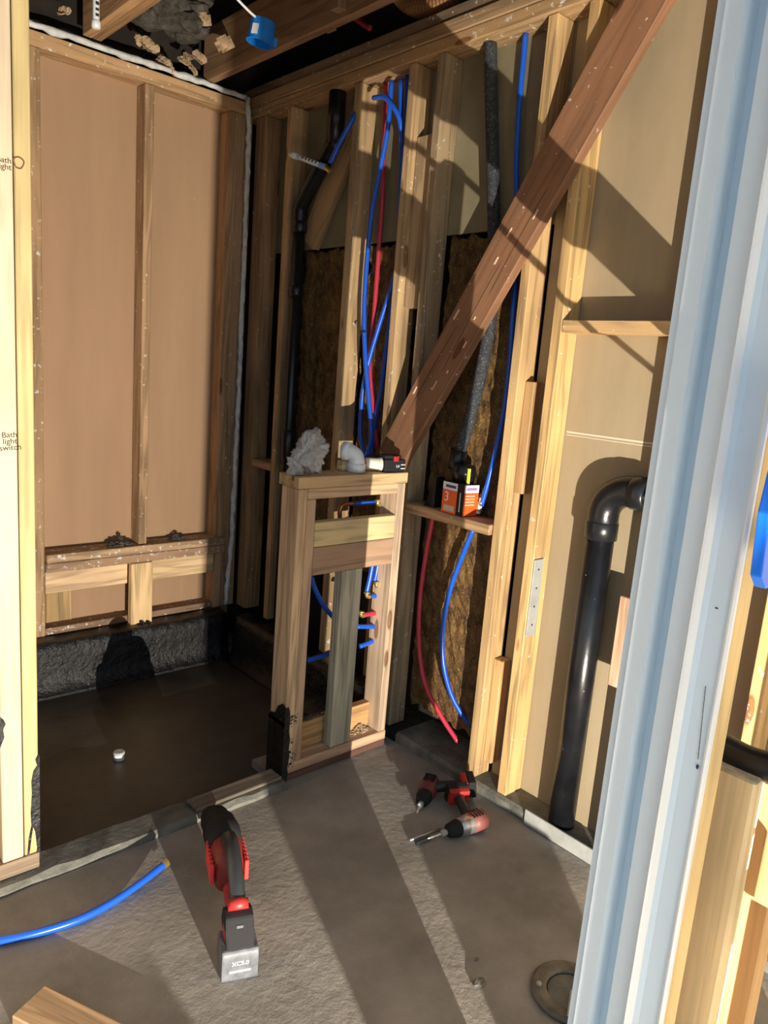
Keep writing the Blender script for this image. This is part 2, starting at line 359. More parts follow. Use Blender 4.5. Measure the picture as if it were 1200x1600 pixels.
lumber('wood_blocking', 2.03, 2.068, 2.10, 2.205, 1.73, 2.35, WZ((.50, .36, .21), .2), 'short upright board between the two studs right of the blue pipe bundle', 'blocking')
lumber('wood_blocking', 2.04, XB, 1.546, 1.583, 1.11, 1.49, WZ((.62, .40, .19)), 'upper short strip on the side of the pine stud, above the metal strip', 'blocking')
lumber('wood_blocking', 2.04, XB, 1.546, 1.583, .10, .50, WZ((.60, .38, .17)), 'lower short strip on the side of the pine stud, near the floor', 'blocking')
lumber('cross_block', XR - .002, XB, 1.057, 1.434, 1.650, 1.688, WY((.66, .44, .21), .2), 'horizontal pine cross block between the metal-strip stud and the door jamb', 'blocking')
ledge = lumber('cross_block', 1.985, XB, 1.626, 2.055, .952, .990, WY((.46, .30, .16), .2), 'horizontal cross block with the orange and white box standing on it', 'blocking')
lumber('wood_scrap', 1.985, 1.998, 1.04, 1.100, .60, .885, WZ((.64, .40, .26)), 'reddish offcut right of the thick black drain pipe, at the jamb edge', 'board')
lumber('top_plate', 1.99, 2.195, -1.2, 3.40, 2.60, 2.642, WY((.46, .30, .15), .5), 'lower top plate of the right wall, resting on the studs', 'top plate')
lumber('top_plate', 1.985, 2.195, -1.2, 3.40, 2.644, 2.69, WY((.40, .27, .15), .4), 'middle top plate of the right wall', 'top plate')
lumber('top_plate', 1.995, 2.195, -1.2, 3.40, 2.692, 2.735, WY((.26, .19, .13), .4), 'topmost weathered grey plate of the right wall, under the dark gap', 'top plate')
# fibre boards in the bays
def fibre(y0, y1, z0, z1, label, seed):
    random.seed(seed); bm = bmesh.new(); ny, nz = 22, int((z1 - z0) / .025)
    g = [[bm.verts.new((2.105 + random.uniform(-.006, .006) + (.012 if (k % 17) in (0, 1) else 0), y0 + (y1 - y0) * i / ny + (0 if i in (0, ny) else random.uniform(-.003, .003)), z0 + (z1 - z0) * k / nz + (random.uniform(-.012, .012) if k in (0, nz) else 0))) for i in range(ny + 1)] for k in range(nz + 1)]
    for k in range(nz):
        for i in range(ny): bm.faces.new((g[k][i], g[k][i + 1], g[k + 1][i + 1], g[k + 1][i]))
    ret = bmesh.ops.extrude_face_region(bm, geom=list(bm.faces))
    bmesh.ops.translate(bm, verts=[v for v in ret['geom'] if isinstance(v, bmesh.types.BMVert)], vec=(.03, 0, 0))
    o = obj('fibre_board', bm, M_brownwool); return tag(o, label, 'insulation')
fibre(2.57, 2.99, .6, 1.99, 'brown fibrous insulation board behind the vent pipe and blue pipe bundle', 3)
fibre(2.25, 2.52, .6, 1.99, 'strip of brown fibrous board directly behind the blue and red pipe bundle', 4)
fibre(1.625, 2.055, .12, 1.99, 'rough golden brown insulation board behind the black foam tube', 5)
random.seed(11)
# diagonal brace
A = Vector((1.960, 1.20, 2.60)); 
c0 = at(960, 0, 'x', 1.96); c1 = at(592, 690, 'x', 1.96); d0 = at(1052, 0, 'x', 1.96); d1 = at(668, 668, 'x', 1.96)
ctr0 = (c0 + d0) / 2; ctr1 = (c1 + d1) / 2; ax = (ctr0 - ctr1).normalized()
lat = ax.cross(Vector((1, 0, 0))).normalized(); Lb = (ctr0 - ctr1).length + .35
rot = Matrix((Vector((1, 0, 0)), lat, ax)).transposed()
wb = abs((c0 - ctr1).dot(lat)) + abs((d0 - ctr1).dot(lat))
bm = bbox(0, .038, -.072, .072, -.13, Lb - .02, .003)
brace = obj('diagonal_brace', bm, wood(RED, 'z', .7, .15), None, ctr1)
brace.rotation_euler = rot.to_euler(); tag(brace, 'long reddish brown diagonal brace nailed across the studs, splintered face', 'brace')
M_spl = plain('bare_splinter', (.70, .52, .36), .8)
for k in range(9):
    bm = bmesh.new(); z = random.uniform(.1, Lb - .4); y = random.uniform(-.05, .05)
    box(bm, -.003, .001, y, y + random.uniform(.002, .006), z, z + random.uniform(.01, .045), Matrix.Rotation(random.uniform(-.02, .02), 4, 'X'))
    obj('splinter', bm, M_spl, brace)
for (ya, za, yb, zb) in ((-.02, .30, -.012, .75), (.03, .12, .022, .48), (-.035, .62, -.030, 1.0)):
    bm = bmesh.new(); tube(bm, smooth_path([(.0003, ya, za), (.0003, (ya + yb) / 2 + .004, (za + zb) / 2), (.0003, yb, zb)], 6), [.0004] + [.0016] * 11 + [.0004], 5); obj('crack', bm, M_chalk, brace)
# metal strip on stud
t = empty('metal_strip', (2.022, 1.430, .64), 'long grey-green perforated metal strip fixed to the side of a pine stud', 'strip')
obj('strip', bbox(-.021, .029, -.0, .004, 0, .27, .001), M_steel, t)
bm = bmesh.new()
bm.free()
for k in range(4):
    bm = bmesh.new(); lathe(bm, [(.0035, 0), (.0035, .0012)], 10, Matrix.Translation((.004, -.0003, .04 + k * .065)) @ Matrix.Rotation(math.pi / 2, 4, 'X')); obj('nail_hole', bm, M_ink, t)
lumber('metal_angle', 1.976, 1.983, 1.05, 1.33, .002, .055, M_steel, 'flat galvanized plate standing on the floor edge at the foot of the drain pipe', 'plate', bv=.001)

# ================================================================== JOISTS AND ATTIC
lumber('ceiling_joist', 1.183, 1.219, -.2, 3.27, 2.684, 2.86, WY((.62, .38, .19)), 'left board of the doubled ceiling joist, light orange underside, over the back wall', 'joist')
lumber('ceiling_joist', 1.221, 1.257, -.2, 3.27, 2.684, 2.86, WY((.45, .26, .12)), 'right board of the doubled ceiling joist, darker underside, over the back wall', 'joist')
lumber('ceiling_joist', 1.737, 1.775, -.2, 3.33, 2.684, 2.90, WY((.40, .24, .13)), 'long ceiling joist beside the round blue box', 'joist')
lumber('joist_cleat', 1.777, 1.81, 2.45, 2.50, 2.70, 2.90, WZ((.3, .2, .12)), 'small upright cleat on the right side of the long joist', 'block')
lumber('hanging_block', 1.70, 1.735, 2.30, 2.345, 2.70, 2.86, WZ((.34, .21, .12)), 'small upright block on the left face of the long joist', 'block')
def fluff(x0, x1, y0, y1, z0, z1, n, label):
    bm = bmesh.new()
    for i in range(n):
        p = Vector((random.uniform(x0, x1), random.uniform(y0, y1), random.uniform(z0, z1)))
        r = bmesh.ops.create_icosphere(bm, subdivisions=2, radius=random.uniform(.03, .06), matrix=Matrix.Translation(p) @ Matrix.Diagonal((1.2, 1, .7, 1)))
        for v in r['verts']: v.co += Vector([random.uniform(-.009, .009) for _ in range(3)])
    return tag(obj('insulation_batt', bm, M_wool), label, 'insulation', kind='stuff')
fluff(1.30, 1.66, 3.12, 3.33, 2.80, 2.92, 60, 'grey fluffy insulation hanging between the doubled joist and the long joist')
fluff(.75, 1.12, 3.15, 3.33, 2.78, 2.95, 50, 'grey fluffy insulation left of the doubled joist')
def flap(loc, s, rot, label, mat=M_paper):
    bm = bmesh.new(); n = 5; g = [[bm.verts.new((i / n * s - s / 2, j / n * s * .8 - s * .4, math.sin(i * 1.3 + j) * s * .14 + random.uniform(-.06, .06) * s)) for i in range(n + 1)] for j in range(n + 1)]
    for j in range(n):
        for i in range(n):
            if (i, j) not in ((0, 0), (n - 1, n - 1), (0, n - 1)): bm.faces.new((g[j][i], g[j][i + 1], g[j + 1][i + 1], g[j + 1][i]))
    r = bmesh.ops.extrude_face_region(bm, geom=list(bm.faces)); bmesh.ops.translate(bm, verts=[v for v in r['geom'] if isinstance(v, bmesh.types.BMVert)], vec=(0, 0, .003))
    o = obj('paper_scrap', bm, mat, None, loc); o.rotation_euler = rot; return tag(o, label, 'scrap', 'torn paper scraps in the ceiling')
for (px, py, yy, s, lb) in ((232, 70, 3.2, .075, 'squarish tan paper scrap hanging in the ceiling, right of the doubled joist'), (350, 68, 3.0, .07, 'pale crumpled scrap against the left face of the long joist'),
                        (318, 30, 3.1, .06, 'small light scrap standing in the insulation, top centre of the ceiling gap'), (310, 90, 3.2, .07, 'light torn scrap in the insulation, left of the pale crumpled one'),
                        (255, 95, 3.25, .055, 'brown curled scrap low in the ceiling gap'), (290, 92, 3.2, .06, 'dark brown folded scrap in the middle of the ceiling gap'),
                        (268, 107, 3.28, .05, 'cream rolled scrap just above the white caulk line'), (216, 62, 3.2, .04, 'thin upright scrap next to the doubled joist'),
                        (300, 108, 3.25, .06, 'long flat scrap resting above the caulk line beside the long joist'), (100, 18, 3.15, .05, 'small tan scrap left of the doubled joist, top left of the ceiling')):
    flap(at(px, py, 'y', yy), s, (random.uniform(.7, 2), random.uniform(-.6, .6), random.uniform(-1, 1)), lb)
# round blue ceiling box
bc = at(409, 50, 'y', 2.62); bc.x = at(409, 50, 'y', 2.62).x
t = empty('junction_box', bc, 'round bright blue electrical box hanging open side down by the joist', 'electrical box')
bm = bmesh.new(); seg = 32
prof = [(.046, .034), (.047, -.034), (.050, -.036), (.050, -.040), (.043, -.040), (.043, .028), (.001, .028), (.001, .034)]
rings = []
for r, z in prof: rings.append([bm.verts.new((r * math.cos(2 * math.pi * k / seg), r * math.sin(2 * math.pi * k / seg), z)) for k in range(seg)])
for a, b in zip(rings, rings[1:] + rings[:1]):
    for k in range(seg): bm.faces.new((a[k], a[(k + 1) % seg], b[(k + 1) % seg], b[k]))
sh = obj('shell', bm, M_boxblue, t, smooth=False)
bm = bmesh.new()
for s in (.0, .5, -.4):
    m = Matrix.Rotation(s, 4, 'Z'); box(bm, .042, .062, -.006, .006, -.03, .0, m)
obj('mounting_ear', bm, M_boxblue, t)
bm = bmesh.new(); m = Matrix.Rotation(math.radians(200), 4, 'Z'); box(bm, .0455, .0485, -.012, .012, -.026, .008, m); obj('sticker', bm, M_white, t)
t.rotation_euler = (math.radians(8), math.radians(6), math.radians(10))
tag(obj('power_cable', tb([at(345, -30, 'y', 2.6), at(372, 0, 'y', 2.6), at(394, 22, 'y', 2.6), bc + Vector((0, 0, .035))], .0045, 8), M_pvc), 'white cable going up from the round blue ceiling box', 'cable')
# hanging white pipe
t = empty('hanging_pipe', at(150, 44, 'y', 2.9), 'short white printed plastic pipe hanging down in front of the doubled joist', 'pipe')
obj('tube', tb([(0, 0, .012), (0, 0, .26)], .0115, 16, sm=False), M_pvc, t)
bm = bmesh.new(); lathe(bm, [(.010, -.002), (.015, .0), (.016, .02), (.012, .024)], 20); obj('end_cap', bm, M_pvc, t, smooth=True)
bm = bmesh.new()
for k in range(6): box(bm, -.006, .006, -.0125, -.0112, .035 + k * .018, .035 + k * .018 + random.uniform(.005, .012))
obj('printing', bm, M_ink, t)
# brown hose and red pipe in gap
hp = [at(622, -12, 'x', 2.05), at(640, 6, 'x', 2.05), at(668, 14, 'x', 2.05), at(700, 0, 'x', 2.05), at(725, -25, 'x', 2.05)]
hb = bmesh.new(); sp = smooth_path(hp, 12); tube(hb, sp, [.032 + (.004 if i % 2 else 0) for i in range(len(sp))], 16)
tag(obj('corrugated_hose', hb, wood((.32, .16, .07), 'y', knots=False)), 'brown ribbed hose end poking out above the top plates', 'hose')
tag(obj('pex_pipe', tb([at(555, 28, 'x', 2.0), at(568, 38, 'x', 2.0), at(578, 44, 'x', 2.0)], .010), M_redp), 'short red pipe stub in the dark gap above the top plates', 'pipe')

# ================================================================== PIPES IN THE RIGHT WALL
R3 = .044
pipe = empty('drain_pipe', (2.035, 1.222, .041), 'thick black drain pipe rising from the floor and bending right behind the jamb', 'pipe')
obj('pipe', tb([(0, 0, 0), (0, 0, 1.03)], .0435, 28, sm=False), M_abs, pipe, smooth=True)
ep = [(0, 0, 1.00)] + [(0, -.085 + .085 * math.cos(a), 1.065 + .085 * math.sin(a)) for a in (math.radians(q) for q in range(0, 91, 9))] + [(0, -.12, 1.15)]
obj('elbow', tb(ep, .048, 28, sm=False), M_abs, pipe, smooth=True)
bm = bmesh.new(); lathe(bm, [(.0435, .985), (.0505, .988), (.0505, 1.04), (.047, 1.045)], 28); obj('collar', bm, M_abs, pipe, smooth=True)
bm = bmesh.new(); lathe(bm, [(.047, 0), (.0515, .004), (.0515, .05), (.044, .055)], 28, Matrix.Translation((0, -.09, 1.15)) @ Matrix.Rotation(math.pi / 2, 4, 'X')); obj('collar', bm, M_abs, pipe, smooth=True)
obj('pipe', tb([(0, -.11, 1.15), (0, -.50, 1.17)], .0435, 28, sm=False), M_abs, pipe, smooth=True)
# vent pipe with offset
v = [(2.020, 2.945, .21), (2.020, 2.945, 2.12)]
vent = empty('vent_pipe', (2.020, 2.925, .9), 'black vent pipe with an offset bend, running up the bay left of the half wall', 'pipe')
def rel(p, e): return Vector(p) - e.location
vp = [(2.020, 2.925, .24), (2.020, 2.925, 2.16), (2.020, 2.915, 2.20), (2.020, 2.72, 2.41), (2.020, 2.70, 2.45), (2.020, 2.70, 2.599)]
obj('pipe', tb([rel(p, vent) for p in vp[:2]], .027, 20, sm=False), M_absc, vent, smooth=True)
obj('offset_bend', tb([rel(p, vent) for p in [(2.020, 2.925, 2.10), (2.020, 2.925, 2.15), (2.020, 2.91, 2.19), (2.020, 2.73, 2.38), (2.020, 2.705, 2.42), (2.020, 2.70, 2.598)]], .033, 20, n=5), M_abs, vent, smooth=True)
for z, y in ((2.06, 2.925), (1.78, 2.925), (1.16, 2.925)):
    bm = bmesh.new(); lathe(bm, [(.027, 0), (.034, .003), (.034, .05 if z > 1.3 else .16), (.027, .053 if z > 1.3 else .165)], 22, Matrix.Translation(rel((2.020, y, z - (.15 if z < 1.3 else 0)), vent)))
    obj('coupling', bm, M_absc, vent, smooth=True)
bm = bmesh.new(); lathe(bm, [(.027, 0), (.036, .003), (.036, .20), (.030, .203)], 22, Matrix.Translation(rel((2.020, 2.70, 2.40), vent))); obj('coupling', bm, M_abs, vent, smooth=True)
# bracing board behind vent
bq = obj('diagonal_board', bbox(-.019, .019, -.055, .055, 0, .62, .002), WZ((.47, .31, .16)), None, (2.068, 2.905, 2.02))
bq.rotation_euler = (math.radians(33), 0, 0); tag(bq, 'short diagonal board behind the bend of the vent pipe', 'board')
# foam sleeve
def pixpath(L, X): return [at(a, b, 'x', X) for a, b in L]
fo = empty('foam_sleeve', (2.05, 1.8, 1.2), 'long black foam-covered tube curving down behind the diagonal brace', 'pipe')
fpts = [rel(p, fo) for p in pixpath([(766, 62), (768, 160), (770, 260), (772, 370), (770, 440), (766, 500), (752, 580), (735, 650), (716, 715)], 2.045)]
obj('sleeve', tb(fpts, .0225, 18, n=6), M_foam, fo, smooth=True)
obj('end_fitting', tb([fpts[-1] + Vector((0, -.003, .03)), fpts[-1] + Vector((0, .008, -.045))], .031, 18, sm=False), M_absc, fo, smooth=True)
# white stub with label
ws = empty('stub_pipe', at(480, 250, 'x', 1.99), 'white and blue printed stub pipe sticking out in front of the vent pipe', 'pipe')
p0 = rel(at(457, 242, 'x', 1.93), ws); p1 = rel(at(508, 261, 'x', 1.99), ws)
obj('tube', tb([p0, p1], .0105, 16, sm=False), M_pvc, ws, smooth=True)
obj('end_cap', tb([p0 - (p1 - p0) * .06, p0 + (p1 - p0) * .16], .0135, 16, sm=False), M_pvc, ws, smooth=True)
obj('blue_band', tb([p0 + (p1 - p0) * .84, p1 + (p1 - p0) * .02], .0128, 16, sm=False), plain('light_blue', (.22, .45, .85), .4), ws)
dd = (p1 - p0).normalized(); sd = Vector((-.5, -.75, .2)).normalized()
bm = bmesh.new()
for k in range(5):
    q = p0 + (p1 - p0) * (.32 + k * .10); m = Matrix.Translation(q + sd * .0098); box(bm, -.004, .002, -.003, .003, -.0045, .0035, m)
obj('printing', bm, M_ink, ws)
obj('brass_valve', tb([p1 + dd * .001, p1 + dd * .03 + Vector((0, 0, -.008))], .011, 12, sm=False), M_brass, ws)
tag(obj('pex_pipe', tb([at(516, 255, 'x', 1.975), at(530, 225, 'x', 1.98), at(548, 192, 'x', 1.99), at(557, 176, 'x', 2.01)], .0105), M_blue, smooth=True), 'short blue pipe slanting from the white stub up to the stud', 'pipe')

def pex(L, X, mat, label, r=.0095):
    X = X if isinstance(X, (list, tuple)) else [X] * len(L)
    return tag(obj('pex_pipe', tb([at(a, b, 'x', x) for (a, b), x in zip(L, X)], r, 14), mat, smooth=True), label, 'pipe', 'plastic water pipes in the right wall')
pex([(612, 126), (606, 200), (595, 260), (580, 340), (571, 440), (569, 500), (571, 560), (576, 620), (580, 680), (574, 712)], 2.02, M_blue, 'blue pipe at the left of the bundle, hugging the light stud and tied to it')
pex([(626, 124), (627, 260), (622, 400), (611, 450), (592, 510), (575, 570), (566, 620), (563, 680), (572, 715)], 2.045, M_blue, 'blue pipe of the bundle that crosses from the right stud down to the left')
pex([(637, 112), (633, 250), (625, 380), (612, 480), (598, 590), (588, 650), (580, 712)], 2.07, M_blue, 'blue pipe hugging the right stud of the bundle, lowest part rising to the right')
pex([(584, 153), (600, 152), (615, 168), (625, 190), (628, 230)], [2.0, 1.992, 2.0, 2.02, 2.05], M_blue, 'short blue pipe arching out of the light stud at the top of the bundle')
pex([(603, 128), (600, 220), (597, 320), (590, 420), (584, 500), (578, 580), (590, 700)], 2.075, M_redp, 'red pipe running down between the blue pipes of the bundle')
pex([(822, 48), (812, 160), (807, 260), (808, 340), (806, 420), (801, 500), (796, 570), (786, 650), (766, 740), (752, 790)], 2.06, M_blue, 'single long blue pipe right of the black foam tube')
lp = pex([(740, 826), (722, 870), (704, 920), (693, 970), (692, 1030), (705, 1085), (728, 1125), (745, 1140)], [2.06] * 5 + [2.07, 2.10, 2.13], M_blue, 'blue pipe bowing down below the cross block to the dirt floor')
pex([(677, 805), (665, 870), (656, 940), (655, 1010), (665, 1070), (690, 1120), (716, 1160)], [2.06] * 4 + [2.06, 2.08, 2.10], M_redp, 'red pipe bowing down below the cross block to the dirt floor')
# pipe ties
bm = bmesh.new(); p = at(567, 518, 'x', 2.015)
tag(obj('pipe_clip', tb([p + Vector((0, .018, 0)), p + Vector((-.012, 0, 0)), p + Vector((0, -.018, 0))], .0035, 8), M_black), 'small black clip holding the left blue pipe to the light stud', 'clip')
# crimp fitting
f = at(750, 790, 'x', 2.06)
cr = empty('crimp_fitting', f, 'brass and white crimp fitting on the blue pipe beside the orange box', 'fitting')
bm = bmesh.new(); lathe(bm, [(.0085, -.03), (.0085, .03)], 14); obj('body', bm, M_pvc, cr)
for z in (-.014, .012):
    bm = bmesh.new(); lathe(bm, [(.013, z - .004), (.0135, z), (.013, z + .004)], 16); obj('crimp_ring', bm, M_brass, cr)
cr.rotation_euler = (math.radians(12), 0, 0)

# ================================================================== HALF WALL
HW = empty('half_wall_frame', (1.68, 2.05, .0), 'low framed half wall with bag, white elbow and battery on its top', 'wall frame')
hl = lambda n, x0, x1, y0, y1, z0, z1, m: lumber(n, x0, x1, y0, y1, z0, z1, m, parent=HW)
hl('sole', 1.435, 1.93, 2.002, 2.10, .001, .030, WX((.13, .065, .045)))
hl('bottom_plate', 1.435, 1.93, 2.0, 2.10, .031, .069, WX(PINK))
hl('stud', 1.435, 1.473, 2.0, 2.10, .070, 1.078, WZ((.66, .47, .28)))
hl('stud', 1.474, 1.511, 2.0, 2.10, .070, 1.040, WZ((.64, .44, .28)))
hl('stud', 1.888, 1.926, 2.0, 2.10, .070, 1.078, WZ((.70, .52, .36)))
hl('header', 1.474, 1.887, 2.0, 2.06, 1.041, 1.078, WX((.66, .46, .28)))
hl('crosspiece', 1.512, 1.887, 2.0, 2.038, .870, .957, WX((.66, .53, .28)))
hl('crosspiece', 1.512, 1.887, 2.0, 2.038, .768, .868, WX((.43, .28, .18)))
hl('center_post', 1.652, 1.748, 2.006, 2.052, .070, .767, WZ(PT))
hl('rear_board', 1.512, 1.887, 2.062, 2.098, .070, .175, WX((.52, .31, .13)))
hl('cap', 1.43, 1.93, 1.995, 2.115, 1.079, 1.119, WX((.66, .47, .25)))
# tar smear on half wall corner
bm = prism([Vector((x, 1.9985, z)) for x, z in [(1.4275, -.0), (1.4275, .27), (1.434, .292), (1.442, .296), (1.449, .28), (1.452, .25), (1.450, .20), (1.456, .17), (1.453, .13), (1.458, .10), (1.451, .06), (1.455, .03), (1.450, .0)]], (0, -.0022, 0))
box(bm, 1.4292, 1.4335, 1.9968, 2.101, 0.0, .235)
side = prism([Vector((1.4292, y, z)) for y, z in [(1.9955, .22), (1.9955, .29), (2.02, .302), (2.045, .285), (2.062, .25), (2.09, .245), (2.105, .22)]], (.006, 0, 0)); me_ = bpy.data.meshes.new('t'); side.to_mesh(me_); bm.from_mesh(me_); side.free(); bpy.data.meshes.remove(me_)
random.seed(21)
for k in range(70):
    x = 1.452 + abs(random.gauss(0, .018)); z = random.choice((.26, .23, .15, .07, .10)) + random.gauss(0, .012)
    if x < 1.51: bmesh.ops.create_icosphere(bm, subdivisions=1, radius=random.uniform(.001, .0038), matrix=Matrix.Translation((x, 1.9995, z)) @ Matrix.Diagonal((1.6, .35, .8, 1)))
tag(obj('tar_smear', bm, M_tar), 'black tar smear brushed on the bottom left corner of the half wall', 'tar')
clump((1.83, 2.05, .069), .045, .022, .03, 160, M_saw, 'sawdust_pile', 'pile of pale sawdust on the bottom plate at the right foot of the half wall', 'sawdust', .004)
clump((1.60, 2.08, .176), .07, .015, .012, 90, M_wool, 'debris_pile', 'grey debris on the rear board inside the half wall, left of the post', 'debris', .004)
clump((1.83, 2.16, .03), .06, .05, .17, 160, M_saw, 'sawdust_pile', 'sawdust heap behind the right foot of the half wall', 'sawdust', .006)
def ypath(L, Y): return [at(a, b, 'y', Y) for a, b in L]
def inner(L, Y, mat, label, r=.0095, g='pipes inside the half wall'):
    return tag(obj('pex_pipe', tb(ypath(L, Y), r, 12), mat, smooth=True), label, 'pipe', g)
inner([(486, 900), (492, 920), (505, 945), (522, 966)], 2.10 + .02, M_blue, 'blue pipe bending across the left opening of the half wall')
inner([(480, 1032), (497, 1027), (517, 1021)], 2.13, M_blue, 'short blue pipe low in the left opening of the half wall')
inner([(562, 1010), (575, 1005), (590, 998)], 2.075, M_blue, 'lowest short blue pipe in the right opening of the half wall')
inner([(558, 979), (575, 979), (592, 979)], 2.075, M_blue, 'level blue pipe below the red one in the right opening of the half wall')
inner([(568, 961), (580, 959), (592, 957)], 2.075, M_redp, 'short red pipe with a brass ring in the right opening of the half wall')
inner([(582, 882), (578, 903), (573, 925)], 2.075, M_blue, 'left one of two upright blue pipes under the dark crosspiece')
inner([(590, 882), (588, 895), (585, 908)], 2.085, M_blue, 'right one of two upright blue pipes under the dark crosspiece')
inner([(580, 931), (586, 931), (593, 930)], 2.08, M_blue, 'tiny blue pipe end beside the brass elbows in the half wall')
def brassbit(px, py, label):
    c = at(px, py, 'y', 2.07); t = empty('brass_elbow', c, label, 'fitting')
    obj('body', tb([(0, 0, .016), (0, 0, 0), (.010, 0, -.006), (.018, 0, -.006)], .007, 12, n=4), M_brass, t, smooth=True)
    bm = bmesh.new(); lathe(bm, [(.011, .008), (.012, .012), (.011, .016)], 14); obj('crimp_ring', bm, M_brass, t)
brassbit(588, 915, 'upper right of the two brass elbows inside the half wall')
brassbit(573, 931, 'lower left of the two brass elbows inside the half wall')
brassbit(564, 961, 'brass elbow at the left end of the red pipe in the half wall')
ct = empty('copper_stub', at(535, 795, 'y', 2.12), 'bent copper tube inside the top slot of the half wall', 'pipe')
obj('tube', tb([rel(p, ct) for p in ypath([(531, 815), (531, 798), (535, 789), (545, 787), (552, 787)], 2.12)], .0085, 12, n=5), M_copper, ct, smooth=True)
inner([(552, 787), (570, 786), (588, 785)], 2.12, M_blue, 'level blue pipe inside the top slot of the half wall')
brassbit(590, 787, 'brass elbow at the right end of the top slot of the half wall')

# things on top of the half wall (top z = 1.119)
ZT = 1.120
# plastic bag
random.seed(5)
from mathutils import noise
def lumpy(bm, c, sc, amp, sub=5):
    rr = bmesh.ops.create_icosphere(bm, subdivisions=sub, radius=1)
    for v_ in rr['verts']:
        n = v_.co.normalized(); o_ = Vector(c) * 13
        k = 1 + amp * noise.noise(n * 1.6 + o_) - amp * .9 * abs(noise.noise(n * 2.7 + o_ * 2)) - amp * .55 * abs(noise.noise(n * 6.5 + o_)) - amp * .22 * abs(noise.noise(n * 15 + o_))
        v_.co = Vector((n.x * sc[0], n.y * sc[1], n.z * sc[2])) * k + Vector(c)
bm = bmesh.new()
lumpy(bm, (0, 0, .070), (.075, .050, .074), .55)
for v_ in bm.verts:
    h = v_.co.z
    if h > .10: v_.co.x += (h - .10) * .25
    v_.co.z = max(h, .0005)
bm2 = bmesh.new(); lumpy(bm2, (-.066, -.012, .032), (.034, .022, .044), .6, 4)
bm3 = bmesh.new(); lumpy(bm3, (.018, 0, .138), (.022, .014, .024), .6, 4); obj_tip = bm3
for v_ in bm2.verts: v_.co.z = max(v_.co.z, .0005)
bg_ = empty('plastic_bag', (at(502, 745, 'z', ZT).x, 2.055, ZT), None, None)
obj('bag_body', bm, M_bag, bg_, smooth=True); obj('bag_flap', bm2, M_bag, bg_, smooth=True); obj('bag_tip', bm3, M_bag, bg_, smooth=True)
tag(bg_, 'crumpled clear plastic bag standing at the left on the half wall', 'bag')
# pvc elbow
ec = at(556, 738, 'y', 2.05); pe = empty('elbow_fitting', (ec.x, 2.05, ZT), 'white plastic elbow fitting standing on the half wall beside the bag', 'fitting')
ep = [(.0, 0, .0), (.0, 0, .035)] + [(-.03 + .03 * math.cos(a), 0, .035 + .03 * math.sin(a)) for a in (math.radians(q) for q in range(10, 76, 10))]
dirv = Vector((-1, -.5, .1)).normalized()
P = [Vector((0, 0, 0)), Vector((0, 0, .03)), Vector((-.002, .002, .042)), Vector((-.008, .008, .050)), Vector((-.014, .018, .054)), Vector((-.019, .028, .054))]
obj('bend', tb(P, .0215, 24, n=5), M_pvc, pe, smooth=True)
bm = bmesh.new(); lathe(bm, [(.022, 0), (.0255, .001), (.0255, .022), (.0225, .024)], 26); obj('lower_hub', bm, M_pvc, pe, smooth=True)
bm = bmesh.new(); m = Matrix.Translation((-.015, .020, .054)) @ Vector((-.5, 1, 0)).to_track_quat('Z', 'Y').to_matrix().to_4x4()
lathe(bm, [(.022, -.006), (.0255, -.004), (.0255, .014), (.021, .015), (.019, -.002)], 26, m); obj('upper_hub', bm, M_pvc, pe, smooth=True)
pe.scale = (1.32, 1.32, 1.32)
# wood offcut behind
lumber('wood_offcut', at(538, 730, 'y', 2.08).x - .012, at(538, 730, 'y', 2.08).x + .025, 2.075, 2.11, ZT, ZT + .035, WX(PALE), 'small pale offcut on the half wall between bag and white elbow', 'board')
# round white lens torch / roll
rc = at(590, 728, 'y', 2.04); rl = empty('round_fitting', (rc.x, 2.045, ZT + .0205), 'short white cylinder with slotted end lying beside the black battery', 'fitting')
m = Vector((1, -.55, 0)).to_track_quat('Z', 'Y').to_matrix().to_4x4()
bm = bmesh.new(); lathe(bm, [(.017, -.035), (.0185, -.033), (.0185, .004), (.0205, .006), (.0205, .014)], 24, m); obj('barrel', bm, plain('cream_plastic', (.72, .68, .55), .5), rl, smooth=False)
bm = bmesh.new(); lathe(bm, [(.017, .0141), (.017, .0155)], 24, m); obj('face', bm, M_white, rl)
bm = bmesh.new()
for k in range(4): box(bm, -.0015, .0015, -.014, .014, .0156, .0162, m @ Matrix.Rotation(k * math.pi / 4 + .2, 4, 'Z') @ Matrix.Translation((0, 0, 0)))
obj('slots', bm, M_ink, rl)
rl.scale = (1.25, 1.25, 1.25); rl.location.z = ZT + .0258
# battery
bt = empty('tool_battery', (1.876, 2.04, ZT), 'black battery pack with red latch and white print on the half wall', 'battery', rz=math.radians(-6))
CB = obj('case', bbox(-.052, .045, -.035, .035, 0, .048, .006, 2), M_black, bt)
obj('rail_block', bbox(-.046, .030, -.026, .026, .048, .062, .004, 2), M_black, bt)
obj('latch', bbox(-.012, .010, -.038, -.026, .040, .060, .003, 2), M_red, bt)
text('label_print', '5.0', .013, M_white, CB, Matrix.Translation((.008, -.0354, .022)) @ Matrix.Rotation(math.pi / 2, 4, 'X'))
bm = bmesh.new(); box(bm, .022, .042, -.0357, -.035, .012, .015); box(bm, .022, .042, -.0357, -.035, .026, .029); obj('label_bar', bm, M_white, CB)

